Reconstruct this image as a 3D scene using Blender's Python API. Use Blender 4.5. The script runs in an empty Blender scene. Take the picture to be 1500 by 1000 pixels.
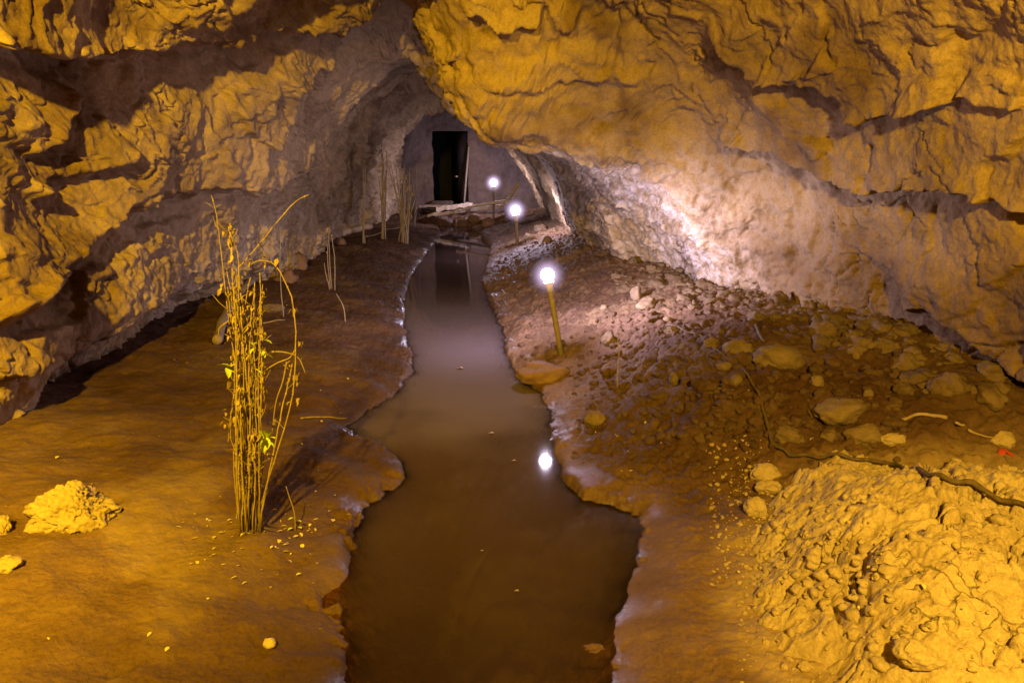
import bpy, bmesh, math, random
import numpy as np
from mathutils import Vector, Matrix
random.seed(7)
RNG = np.random.default_rng(11)
SC = bpy.context.scene
COL = SC.collection

# ------------------------------------------------------------------ camera model (reference frame 1500 x 1000)
F = 1110.0
PITCH = math.radians(13.7)
CP, SP = math.cos(PITCH), math.sin(PITCH)
CAM = np.array([0.0, 0.0, 1.5])

def at_y(px, py, Y):
    v = (500.0 - py) / F
    zc = Y / (CP + v * SP)
    return np.array([(px - 750.0) / F * zc, Y, 1.5 + zc * (v * CP - SP)])

def at_z(px, py, z=0.0):
    v = (500.0 - py) / F
    zc = (z - 1.5) / (v * CP - SP)
    return np.array([(px - 750.0) / F * zc, zc * (CP + v * SP), z])

def project(P):
    d = P - CAM
    zc = d[..., 1] * CP - d[..., 2] * SP
    yc = d[..., 1] * SP + d[..., 2] * CP
    zs = np.where(zc > 0.05, zc, 0.05)
    return 750 + F * d[..., 0] / zs, 500 - F * yc / zs, zc

# ------------------------------------------------------------------ noise
def _hash(ix, iy, iz, seed):
    h = (ix.astype(np.uint32) * np.uint32(374761393) + iy.astype(np.uint32) * np.uint32(668265263)
         + iz.astype(np.uint32) * np.uint32(2147483647) + np.uint32((seed * 974634777) & 0xffffffff))
    h = (h ^ (h >> np.uint32(13))) * np.uint32(1274126177)
    h = h ^ (h >> np.uint32(16))
    h = h * np.uint32(2246822519)
    return h ^ (h >> np.uint32(15))

_G = np.array([[1,1,0],[-1,1,0],[1,-1,0],[-1,-1,0],[1,0,1],[-1,0,1],[1,0,-1],[-1,0,-1],
               [0,1,1],[0,-1,1],[0,1,-1],[0,-1,-1],[1,1,0],[-1,1,0],[0,-1,1],[0,-1,-1]], dtype=np.float32)

def perlin(P, seed=0):
    P = P.astype(np.float32)
    fl = np.floor(P); f = P - fl; i = fl.astype(np.int64)
    u = f * f * f * (f * (f * 6 - 15) + 10)
    out = np.zeros(len(P), np.float32)
    for dx in (0, 1):
        wx = u[:, 0] if dx else 1 - u[:, 0]
        for dy in (0, 1):
            wy = u[:, 1] if dy else 1 - u[:, 1]
            for dz in (0, 1):
                wz = u[:, 2] if dz else 1 - u[:, 2]
                g = _G[_hash(i[:, 0] + dx, i[:, 1] + dy, i[:, 2] + dz, seed) & np.uint32(15)]
                out += wx * wy * wz * (g[:, 0] * (f[:, 0] - dx) + g[:, 1] * (f[:, 1] - dy) + g[:, 2] * (f[:, 2] - dz))
    return out

def fbm(P, octv=4, seed=0, gain=0.5, lac=2.03):
    a, s, o = 1.0, 0.0, 0.0
    Q = P.copy(); out = np.zeros(len(P), np.float32)
    for k in range(octv):
        out += a * perlin(Q, seed + k * 17)
        a *= gain; Q = Q * lac + 3.7
    return out

def worley(P, seed=0):
    P = P.astype(np.float32)
    i = np.floor(P).astype(np.int64); f = P - i
    f1 = np.full(len(P), 9.0, np.float32); f2 = f1.copy(); idv = np.zeros(len(P), np.float32)
    for dx in (-1, 0, 1):
        for dy in (-1, 0, 1):
            for dz in (-1, 0, 1):
                h = _hash(i[:, 0] + dx, i[:, 1] + dy, i[:, 2] + dz, seed)
                jx = (h & np.uint32(1023)) / 1023.0; jy = ((h >> np.uint32(10)) & np.uint32(1023)) / 1023.0
                jz = ((h >> np.uint32(20)) & np.uint32(1023)) / 1023.0
                d = np.sqrt((dx + jx - f[:, 0])**2 + (dy + jy - f[:, 1])**2 + (dz + jz - f[:, 2])**2).astype(np.float32)
                near = d < f1
                f2 = np.where(near, f1, np.minimum(f2, d)); idv = np.where(near, (h & np.uint32(255)) / 255.0, idv)
                f1 = np.where(near, d, f1)
    return f1, f2, idv

def sstep(a, b, x):
    t = np.clip((x - a) / (b - a), 0, 1)
    return t * t * (3 - 2 * t)

def terrace(n, k, sharp=0.12):
    """stepped version of n: flat treads with steep risers, as in flaking rock"""
    q = n * k; fl = np.floor(q); fr = q - fl
    return (fl + sstep(1 - sharp, 1.0, fr) + 0.35 * fr * (fr < 1 - sharp) + 0.35 * (fr >= 1 - sharp) * (1 - sstep(1 - sharp, 1, fr))) / k

def poly_dist(px, py, pts):
    """distance to an image-traced polyline; also signed side (positive = above it) and position along it 0..1"""
    pts = np.asarray(pts, float)
    best = np.full(px.shape, 1e9); side = np.zeros(px.shape); along = np.zeros(px.shape)
    L = np.concatenate([[0], np.cumsum(np.hypot(*np.diff(pts, axis=0).T))])
    for k in range(len(pts) - 1):
        a, b = pts[k], pts[k + 1]; ab = b - a; l2 = ab @ ab
        t0 = ((px - a[0]) * ab[0] + (py - a[1]) * ab[1]) / l2
        t = np.clip(t0, 0, 1)
        dx = px - a[0] - t * ab[0]; dy = py - a[1] - t * ab[1]
        d = np.hypot(dx, dy)
        cr = ab[0] * (py - a[1]) - ab[1] * (px - a[0])
        m = d < best - 1e-9
        best = np.where(m, d, best); side = np.where(m, np.sign(-cr), side)
        along = np.where(m, (L[k] + t * math.sqrt(l2)) / L[-1], along)
    return best, side, along

# ------------------------------------------------------------------ mesh helpers
def grid_mesh(name, P, mat, smooth=True, flip=False, parent=None):
    """P: (rows, cols, 3) -> one quad mesh"""
    r, c, _ = P.shape
    me = bpy.data.meshes.new(name)
    me.vertices.add(r * c); me.vertices.foreach_set('co', P.reshape(-1).astype(np.float32))
    idx = np.arange(r * c).reshape(r, c)
    q = np.stack([idx[:-1, :-1], idx[:-1, 1:], idx[1:, 1:], idx[1:, :-1]], -1).reshape(-1, 4)
    if flip: q = q[:, ::-1]
    n = len(q)
    me.loops.add(n * 4); me.loops.foreach_set('vertex_index', q.reshape(-1).astype(np.int32))
    me.polygons.add(n); me.polygons.foreach_set('loop_start', np.arange(0, n * 4, 4, dtype=np.int32))
    me.polygons.foreach_set('loop_total', np.full(n, 4, np.int32))
    me.update(calc_edges=True)
    me.polygons.foreach_set('use_smooth', np.full(n, smooth))
    me.materials.append(mat)
    o = bpy.data.objects.new(name, me); COL.objects.link(o)
    if parent: o.parent = parent
    return o

def attr(o, name, vals):
    a = o.data.attributes.new(name, 'FLOAT', 'POINT'); a.data.foreach_set('value', np.asarray(vals, np.float32).reshape(-1))

def tag(o, label=None, cat=None, group=None, kind=None):
    if label: o['label'] = label
    if cat: o['category'] = cat
    if group: o['group'] = group
    if kind: o['kind'] = kind
    return o

def obj(name, bm, mat, parent=None, smooth=True):
    me = bpy.data.meshes.new(name)
    bmesh.ops.recalc_face_normals(bm, faces=bm.faces)
    bm.to_mesh(me); bm.free()
    if smooth: me.polygons.foreach_set('use_smooth', np.full(len(me.polygons), True))
    me.materials.append(mat)
    o = bpy.data.objects.new(name, me); COL.objects.link(o)
    if parent: o.parent = parent
    return o

def thing(name, label, cat, loc=(0, 0, 0), group=None):
    o = bpy.data.objects.new(name, None); COL.objects.link(o)
    o.location = loc; o.empty_display_size = 0.1
    return tag(o, label, cat, group)

# ------------------------------------------------------------------ cave cross-sections, each a polyline in (x, z) at its own depth
def sec_px(Y, pts):
    return Y, np.array([at_y(px, py, Y)[[0, 2]] for px, py in pts])
BASE = [(-2.9,-.5),(-2.75,.3),(-2.6,.9),(-2.5,1.4),(-2.45,1.8),(-2.35,2.2),(-1.9,2.6),(-1.2,2.85),(-.4,2.95),(.5,2.9),(1.3,2.65),(1.9,2.2),(2.3,1.6),(2.5,1.0),(2.55,.5),(2.6,-.4)]
SECS = [
 (-3.5, np.array(BASE)), (-1.0, np.array(BASE)), (1.5, np.array(BASE)),
 sec_px(3.3, [(-60,760),(-20,610),(0,520),(-60,350),(-90,200),(-90,60),(0,-110),(180,-270),(420,-330),(700,-320),(1000,-230),(1250,-90),(1420,90),(1490,300),(1510,450),(1490,640)]),
 sec_px(4.2, [(60,670),(85,570),(110,480),(60,340),(55,210),(60,90),(130,-40),(280,-160),(480,-210),(690,-170),(900,-90),(1120,10),(1240,160),(1310,330),(1330,460),(1330,590)]),
 sec_px(4.9, [(170,575),(198,515),(216,428),(178,320),(193,210),(205,110),(245,12),(362,-68),(530,-100),(676,-10),(800,0),(930,30),(1060,125),(1140,280),(1190,470),(1190,560)]),
 sec_px(5.25, [(195,560),(218,503),(235,415),(205,318),(222,215),(240,115),(280,25),(380,-55),(540,-75),(678,95),(790,115),(905,130),(1020,195),(1090,330),(1140,462),(1140,550)]),
 sec_px(5.65, [(225,550),(245,490),(260,408),(240,312),(265,212),(285,120),(320,40),(405,-40),(560,-50),(684,198),(750,224),(830,237),(945,248),(1045,370),(1090,458),(1095,540)]),
 sec_px(6.2, [(265,535),(285,465),(290,393),(300,303),(335,213),(370,135),(405,70),(470,10),(580,-15),(680,165),(750,192),(830,210),(930,252),(1005,340),(1040,440),(1045,525)]),
 sec_px(7.2, [(330,495),(348,428),(345,370),(365,292),(400,220),(435,155),(470,100),(510,55),(600,45),(676,150),(740,185),(810,210),(885,250),(940,325),(985,420),(990,500)]),
 sec_px(8.6, [(400,440),(415,385),(425,335),(440,280),(470,230),(500,185),(540,140),(580,112),(622,112),(668,165),(730,200),(800,222),(842,262),(878,330),(912,395),(920,455)]),
 sec_px(9.6, [(425,420),(445,378),(450,330),(460,280),(480,225),(510,182),(550,135),(585,108),(628,112),(665,160),(715,196),(770,214),(815,252),(840,315),(872,378),(885,430)]),
 sec_px(11.5, [(455,400),(480,358),(478,310),(482,265),(490,220),(512,180),(548,140),(590,112),(638,108),(684,140),(730,175),(772,205),(796,245),(822,300),(848,358),(860,405)]),
 sec_px(14.5, [(510,385),(530,340),(530,300),(534,265),(542,225),(556,190),(578,155),(606,132),(640,126),(680,142),(715,166),(750,198),(772,234),(797,287),(818,342),(830,390)]),
 sec_px(17.3, [(545,370),(565,330),(570,300),(573,270),(578,240),(585,210),(598,180),(618,160),(645,152),(680,160),(715,178),(747,205),(765,240),(785,280),(802,320),(812,370)]),
 sec_px(20.0, [(565,360),(585,325),(588,300),(590,270),(592,240),(598,215),(608,190),(625,170),(648,162),(680,170),(712,185),(735,205),(756,235),(774,270),(788,310),(800,360)]),
]
def cr_interp(xs, Ys, x):
    """monotone-ish cubic hermite of arrays Ys (n, ...) at knots xs"""
    xs = np.asarray(xs, float); d = np.diff(Ys, axis=0) / np.diff(xs).reshape(-1, *([1] * (Ys.ndim - 1)))
    m = np.concatenate([d[:1], (d[:-1] + d[1:]) / 2, d[-1:]])
    k = np.clip(np.searchsorted(xs, x) - 1, 0, len(xs) - 2)
    h = xs[k + 1] - xs[k]; t = (x - xs[k]) / h
    sh = lambda a: a.reshape(-1, *([1] * (Ys.ndim - 1)))
    t, h = sh(t), sh(h)
    return ((2*t**3-3*t**2+1) * Ys[k] + (t**3-2*t**2+t) * h * m[k] + (-2*t**3+3*t**2) * Ys[k+1] + (t**3-t**2) * h * m[k+1])

NV, NU = 1000, 1000
yk = np.concatenate([np.linspace(-3.4, 1.6, 80, endpoint=False), 1.6 * (19.6 / 1.6) ** np.linspace(0, 1, NV - 80)])
ctrl = cr_interp([s[0] for s in SECS], np.stack([s[1] for s in SECS]), yk)              # (NV, 16, 2)
# resample each section evenly
tt = np.arange(16.0); td = np.linspace(0, 15, 600)
dense = cr_interp(tt, np.swapaxes(ctrl, 0, 1), td)                                       # (600, NV, 2)
dense = np.swapaxes(dense, 0, 1)
seg = np.hypot(*np.moveaxis(np.diff(dense, axis=1), -1, 0)); al = np.concatenate([np.zeros((NV, 1)), np.cumsum(seg, 1)], 1)
al /= al[:, -1:]
al = 0.5 * al + 0.5 * al.mean(0, keepdims=True)
W = np.zeros((NV, NU, 3)); uu = np.linspace(0, 1, NU)
for r in range(NV):
    W[r, :, 0] = np.interp(uu, al[r], dense[r, :, 0]); W[r, :, 2] = np.interp(uu, al[r], dense[r, :, 1])
W[:, :, 1] = yk[:, None]

def grid_normals(P):
    du = np.gradient(P, axis=1); dv = np.gradient(P, axis=0)
    n = np.cross(du, dv); n /= np.linalg.norm(n, axis=-1, keepdims=True) + 1e-12
    return n
# ------------------------------------------------------------------ materials
def mat(name):
    m = bpy.data.materials.new(name); m.use_nodes = True
    nt = m.node_tree; nt.nodes.clear()
    return m, nt, (lambda t, **k: _nd(nt, t, k)), (lambda a, b: nt.links.new(a, b))
def _nd(nt, t, k):
    n = nt.nodes.new(t)
    for a, v in k.items():
        if a.startswith('i_'):
            n.inputs[a[2:].replace('_', ' ')].default_value = v
        else: setattr(n, a, v)
    return n
def ramp(N, L, src, stops):
    r = N('ShaderNodeValToRGB'); e = r.color_ramp.elements
    while len(e) < len(stops): e.new(0.5)
    for k, (p, c) in enumerate(stops):
        e[k].position = p; e[k].color = (*c, 1) if len(c) == 3 else c
    L(src, r.inputs[0]); return r
def noise(N, L, co, scale, detail=6, rough=.6, dist=0.0):
    n = N('ShaderNodeTexNoise'); n.inputs['Scale'].default_value = scale; n.inputs['Detail'].default_value = detail
    n.inputs['Roughness'].default_value = rough; n.inputs['Distortion'].default_value = dist
    L(co, n.inputs['Vector']); return n
def mixc(N, L, fac, a, b, mode='MIX'):
    m = N('ShaderNodeMix', data_type='RGBA', blend_type=mode)
    for s, v in ((m.inputs[0], fac), (m.inputs[6], a), (m.inputs[7], b)):
        if isinstance(v, (int, float)): s.default_value = v
        elif isinstance(v, tuple): s.default_value = (*v, 1)
        else: L(v, s)
    return m.outputs[2]
def bump(N, L, h, strength, dist, prev=None):
    b = N('ShaderNodeBump'); b.inputs['Strength'].default_value = strength; b.inputs['Distance'].default_value = dist
    L(h, b.inputs['Height'])
    if prev is not None: L(prev, b.inputs['Normal'])
    return b.outputs[0]

def earth_material(name, c_dark, c_mid, c_light, scale=1.0, rough=.85, bumps=1.0, pale=None, wet=False, crack=0.0, stain_shade=False):
    m, nt, N, L = mat(name)
    out = N('ShaderNodeOutputMaterial'); p = N('ShaderNodeBsdfPrincipled'); L(p.outputs[0], out.inputs[0])
    co = N('ShaderNodeNewGeometry').outputs['Position'] if scale > 0 else None
    n1 = noise(N, L, co, 1.3 * scale, 5, .6, .6); n2 = noise(N, L, co, 9 * scale, 8, .7); n3 = noise(N, L, co, 70 * scale, 5, .7)
    n4 = noise(N, L, co, 260 * scale, 2, .6)
    a = ramp(N, L, n1.outputs[0], [(.36, tuple(.8 * q for q in c_dark)), (.52, c_mid), (.66, c_light)]).outputs[0]
    b = ramp(N, L, n2.outputs[0], [(.3, c_dark), (.5, c_mid), (.75, c_light)]).outputs[0]
    c = mixc(N, L, .5, a, b)
    c = mixc(N, L, .55, c, ramp(N, L, n3.outputs[0], [(.3, (.55, .55, .55)), (.7, (1.25, 1.25, 1.25))]).outputs[0], 'MULTIPLY')
    if stain_shade:
        st_ = N('ShaderNodeAttribute', attribute_name='stain_shade')
        c = mixc(N, L, st_.outputs['Fac'], c, mixc(N, L, 1.0, c, (.46, .40, .37), 'MULTIPLY'))
    if crack > 0:
        wv = N('ShaderNodeVectorMath', operation='MULTIPLY_ADD'); nn = noise(N, L, co, 3.2, 4, .6); L(nn.outputs['Color'], wv.inputs[0]); wv.inputs[1].default_value = (.45, .45, .45); L(co, wv.inputs[2])
        sc = N('ShaderNodeVectorMath', operation='MULTIPLY'); L(wv.outputs[0], sc.inputs[0]); sc.inputs[1].default_value = (1, .65, 1.25)
        vo = N('ShaderNodeTexVoronoi', feature='DISTANCE_TO_EDGE'); vo.inputs['Scale'].default_value = 4.6 * scale; L(sc.outputs[0], vo.inputs['Vector'])
        ck = ramp(N, L, vo.outputs['Distance'], [(0, (0, 0, 0)), (.035, (1, 1, 1))])
        mk = ramp(N, L, noise(N, L, co, 2.3 * scale, 3, .6).outputs[0], [(.38, (0, 0, 0)), (.40, (0, 0, 0)), (.46, (1, 1, 1))])
        mxx = N('ShaderNodeMath', operation='MAXIMUM'); L(ck.outputs[0], mxx.inputs[0]); L(mk.outputs[0], mxx.inputs[1])
        c = mixc(N, L, mxx.outputs[0], mixc(N, L, crack, c, (.55, .47, .40), 'MULTIPLY'), c)
    if pale:
        at = N('ShaderNodeAttribute', attribute_name='pale')
        r = ramp(N, L, n2.outputs[0], [(.42, (0, 0, 0)), (.62, (1, 1, 1))])
        mu = N('ShaderNodeMath', operation='MULTIPLY'); L(at.outputs['Fac'], mu.inputs[0]); L(r.outputs[0], mu.inputs[1])
        c = mixc(N, L, mu.outputs[0], c, pale)
    nb = bump(N, L, n2.outputs[0], .7 * bumps, .03)
    if crack > 0: nb = bump(N, L, mxx.outputs[0], .9, .02, nb)
    nb = bump(N, L, n3.outputs[0], .6 * bumps, .008, nb)
    nb = bump(N, L, n4.outputs[0], .35 * bumps, .0025, nb)
    if wet:
        du = N('ShaderNodeAttribute', attribute_name='dusty')
        c = mixc(N, L, du.outputs['Fac'], c, ramp(N, L, n2.outputs[0], [(.3, (.22, .145, .075)), (.7, (.36, .255, .14))]).outputs[0])
        da = N('ShaderNodeAttribute', attribute_name='damp_shade')
        c = mixc(N, L, da.outputs['Fac'], c, mixc(N, L, 1.0, c, (.40, .335, .31), 'MULTIPLY'))
        at = N('ShaderNodeAttribute', attribute_name='wet')
        nz = noise(N, L, co, 14, 4, .6)
        mu = N('ShaderNodeMath', operation='MULTIPLY_ADD'); L(nz.outputs[0], mu.inputs[0]); mu.inputs[1].default_value = .9; mu.inputs[2].default_value = -.45
        ad = N('ShaderNodeMath', operation='ADD', use_clamp=True); L(at.outputs['Fac'], ad.inputs[0])
        ml = N('ShaderNodeMath', operation='MULTIPLY'); L(mu.outputs[0], ml.inputs[0]); L(at.outputs['Fac'], ml.inputs[1]); L(ml.outputs[0], ad.inputs[1])
        rr = N('ShaderNodeMapRange'); L(ad.outputs[0], rr.inputs[0]); rr.inputs[3].default_value = rough; rr.inputs[4].default_value = .20
        L(rr.outputs[0], p.inputs['Roughness'])
        c = mixc(N, L, ad.outputs[0], c, mixc(N, L, 1.0, c, (.62, .55, .5), 'MULTIPLY'))
        sp = N('ShaderNodeMapRange'); L(ad.outputs[0], sp.inputs[0]); sp.inputs[3].default_value = .12; sp.inputs[4].default_value = .8
        L(sp.outputs[0], p.inputs['Specular IOR Level'])
        cm = N('ShaderNodeMath', operation='MULTIPLY'); L(ad.outputs[0], cm.inputs[0]); cm.inputs[1].default_value = 1.0
        L(cm.outputs[0], p.inputs['Coat Weight']); p.inputs['Coat Roughness'].default_value = .14
        L(bump(N, L, noise(N, L, co, 38, 4, .65).outputs[0], .9, .02), p.inputs['Coat Normal'])
    else:
        p.inputs['Roughness'].default_value = rough; p.inputs['Specular IOR Level'].default_value = .15
    L(c, p.inputs['Base Color']); L(nb, p.inputs['Normal'])
    return m

def plain(name, c1, c2, scale=20, rough=.7, bumps=.3, bd=.004, spec=.25, coord='Object'):
    m, nt, N, L = mat(name)
    out = N('ShaderNodeOutputMaterial'); p = N('ShaderNodeBsdfPrincipled'); L(p.outputs[0], out.inputs[0])
    co = N('ShaderNodeTexCoord').outputs[coord]
    n = noise(N, L, co, scale, 6, .65)
    L(ramp(N, L, n.outputs[0], [(.3, c1), (.7, c2)]).outputs[0], p.inputs['Base Color'])
    L(bump(N, L, n.outputs[0], bumps, bd), p.inputs['Normal'])
    p.inputs['Roughness'].default_value = rough; p.inputs['Specular IOR Level'].default_value = spec
    return m

M = {}
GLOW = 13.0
BULB = (275, 170, 150)
M['rock'] = earth_material('cave_rock', (.19, .12, .06), (.37, .255, .14), (.48, .345, .20), 1.0, .9, 1.0, pale=(.62, .52, .46), stain_shade=True)
M['mud'] = earth_material('brown_mud', (.115, .064, .040), (.175, .102, .063), (.235, .145, .092), 1.0, .8, .95, wet=True)
M['clay'] = earth_material('dry_clay', (.34, .24, .125), (.45, .335, .19), (.52, .40, .24), 1.6, .9, 1.0, crack=.18)
M['stone'] = earth_material('field_stone', (.12, .078, .046), (.19, .13, .078), (.26, .185, .115), 3.0, .8, .8)
M['darkstone'] = earth_material('damp_stone', (.13, .075, .05), (.19, .11, .075), (.24, .15, .10), 2.5, .7, .7)
M['crumb'] = earth_material('earth_crumbs', (.065, .036, .023), (.105, .06, .038), (.16, .098, .062), 3.0, .85, .9)
M['earthclod'] = earth_material('broken_earth', (.09, .055, .033), (.16, .105, .062), (.23, .155, .095), 2.5, .9, .9)
M['plaster'] = earth_material('grey_plaster', (.075, .050, .040), (.15, .105, .084), (.21, .15, .12), 1.2, .9, .9)
M['void'] = plain('passage_blackness', (.012, .010, .010), (.025, .02, .018), 4)  # near-black colour stands in for the passage's lack of light
M['straw'] = plain('dry_stalk', (.13, .088, .04), (.30, .22, .105), 40, .7)
M['deadleaf'] = plain('withered_leaf', (.15, .10, .045), (.32, .235, .11), 60, .75)
M['leaf'] = plain('green_leaf', (.36, .46, .05), (.50, .58, .09), 60, .5)
M['litter'] = plain('leaf_litter', (.42, .32, .14), (.62, .50, .26), 60, .7)
M['wood'] = plain('weathered_wood', (.20, .135, .085), (.36, .26, .17), 14, .75, .6, .006)

M['palewood'] = plain('pale_cut_wood', (.36, .27, .20), (.52, .41, .31), 18, .75, .5, .006)
M['bark'] = plain('root_bark', (.05, .032, .018), (.13, .088, .05), 50, .8, .7, .006)
M['doorwood'] = plain('dark_door_paint', (.016, .012, .013), (.03, .022, .022), 6, .5)
M['brass'] = plain('brass', (.75, .55, .22), (.85, .65, .3), 30, .3, .05)
M['stake'] = plain('damp_stake_wood', (.13, .095, .08), (.22, .165, .14), 30, .7, .5)
M['greystraw'] = plain('grey_dry_stalk', (.17, .125, .10), (.30, .235, .19), 40, .75)
M['hose'] = plain('dull_pipe', (.18, .135, .10), (.28, .21, .15), 25, .6)
M['collar'] = plain('lamp_socket_plastic', (.42, .36, .32), (.5, .44, .4), 30, .5)
M['red'] = plain('red_plastic', (.38, .05, .03), (.48, .08, .045), 30, .45)
M['scrap'] = plain('pale_scrap', (.45, .34, .2), (.6, .48, .3), 40, .6)

def bulb_material():
    m, nt, N, L = mat('lit_bulb')
    out = N('ShaderNodeOutputMaterial'); e = N('ShaderNodeEmission'); t = N('ShaderNodeBsdfTransparent'); a = N('ShaderNodeAddShader')
    e.inputs[0].default_value = (1.0, .90, 1.0, 1); e.inputs[1].default_value = 14
    L(e.outputs[0], a.inputs[0]); L(t.outputs[0], a.inputs[1]); L(a.outputs[0], out.inputs[0])
    return m
def halo_material():
    """added glow sphere for lamp glare: emissive volume, strongest near the bulb"""
    m, nt, N, L = mat('lamp_halo')
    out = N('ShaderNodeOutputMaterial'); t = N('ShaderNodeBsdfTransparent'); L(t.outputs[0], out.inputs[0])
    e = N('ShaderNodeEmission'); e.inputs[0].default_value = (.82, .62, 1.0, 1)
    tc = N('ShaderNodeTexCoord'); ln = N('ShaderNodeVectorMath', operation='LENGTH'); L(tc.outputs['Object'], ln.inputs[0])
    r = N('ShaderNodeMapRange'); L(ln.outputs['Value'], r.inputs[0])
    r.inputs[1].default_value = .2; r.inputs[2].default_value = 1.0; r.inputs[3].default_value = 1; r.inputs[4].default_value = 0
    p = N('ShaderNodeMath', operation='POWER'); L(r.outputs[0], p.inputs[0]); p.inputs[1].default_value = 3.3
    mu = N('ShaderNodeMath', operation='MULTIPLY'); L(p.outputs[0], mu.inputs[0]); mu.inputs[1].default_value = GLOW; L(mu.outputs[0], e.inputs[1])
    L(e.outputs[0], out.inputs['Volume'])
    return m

def water_material():
    m, nt, N, L = mat('murky_water')
    out = N('ShaderNodeOutputMaterial')
    co = N('ShaderNodeNewGeometry').outputs['Position']
    n1 = noise(N, L, co, 1.1, 4, .5, .5)
    col = ramp(N, L, n1.outputs[0], [(.3, (.050, .029, .024)), (.7, (.070, .042, .036))]).outputs[0]
    sl = N('ShaderNodeAttribute', attribute_name='silt_haze')
    col = mixc(N, L, sl.outputs['Fac'], col, (.15, .115, .12))
    d = N('ShaderNodeBsdfDiffuse'); L(col, d.inputs[0])
    t = N('ShaderNodeBsdfTransparent'); t.inputs[0].default_value = (.85, .68, .45, 1)
    at = N('ShaderNodeAttribute', attribute_name='turbid')
    mx = N('ShaderNodeMixShader'); L(at.outputs['Fac'], mx.inputs[0]); L(t.outputs[0], mx.inputs[1]); L(d.outputs[0], mx.inputs[2])
    g = N('ShaderNodeBsdfGlossy'); g.inputs['Roughness'].default_value = .045
    w = noise(N, L, co, 5.0, 2, .5)
    b = bump(N, L, w.outputs[0], .02, .01); L(b, g.inputs['Normal'])
    fr = N('ShaderNodeFresnel'); fr.inputs[0].default_value = 1.34; L(b, fr.inputs['Normal'])
    m2 = N('ShaderNodeMixShader'); L(fr.outputs[0], m2.inputs[0]); L(mx.outputs[0], m2.inputs[1]); L(g.outputs[0], m2.inputs[2])
    L(m2.outputs[0], out.inputs[0])
    return m
M['water'] = water_material(); M['bulb'] = bulb_material(); M['halo'] = halo_material()

# ------------------------------------------------------------------ cave rock: relief
Nrm = grid_normals(W)
cen = np.stack([np.interp(yk, [0, 9, 19], [0, -.4, -1.0]), yk, np.full(NV, 1.2)], -1)[:, None, :]
if (Nrm * (cen - W)).sum(-1).mean() < 0: Nrm = -Nrm
Pw = W.reshape(-1, 3)
PX, PY, ZC = project(W); PX = PX.reshape(-1); PY = PY.reshape(-1); ZC = ZC.reshape(-1)
warp = np.stack([fbm(Pw * 1.7, 3, 50 + k) for k in range(3)], -1)
Q = Pw + .22 * warp
disp = .10 * fbm(Q * np.array([.9, .7, .9]), 3, 1)
blk = fbm(Q * np.array([1.3, .8, 1.5]) + 9, 4, 5, .5)
rightside = sstep(.7, 1.7, Pw[:, 0]) * sstep(10, 7, Pw[:, 1])
disp += (.16 - .085 * rightside) * terrace(blk * .5, 5, .05)
# flaking crust
fl = fbm(Q * np.array([4., 2.6, 4.6]), 5, 9, .55)
flm = sstep(-.25, .35, fbm(Pw * .8 + 4, 2, 33)) 
disp += (.008 + .032 * flm) * (1 - .62 * rightside) * terrace(fl, 5, .10)
disp += .022 * fbm(Pw * 6.0, 5, 21, .55)
f1, f2, _ = worley((Q + .05 * warp) * np.array([3.2, 2.2, 3.6]), 4)
crk = sstep(.045, 0, f2 - f1) * sstep(.0, .35, fbm(Pw * 1.4 + 7, 2, 71))
disp -= .045 * crk * (1 - .4 * rightside)
p1, p2, pid = worley((Q + .10 * warp) * np.array([1.5, .9, 1.9]) + 3, 14)
disp += .075 * (1 - .4 * rightside) * (pid - .5) * sstep(.0, .05, p2 - p1)
q1, q2, qid = worley((Q + .08 * warp) * np.array([5, 3.2, 6]) + 3, 15)
disp += .020 * flm * (qid - .5) * sstep(.0, .08, q2 - q1)
disp += .0065 * np.abs(fbm(Pw * 26., 3, 40))
uc = sstep(.50, .26, Pw[:, 2] + .10 * warp[:, 0]) * sstep(3.7, 4.9, Pw[:, 1]) * sstep(9, 7, Pw[:, 1])
disp -= uc * np.where(Pw[:, 0] < -1, .20, .06)
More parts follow.
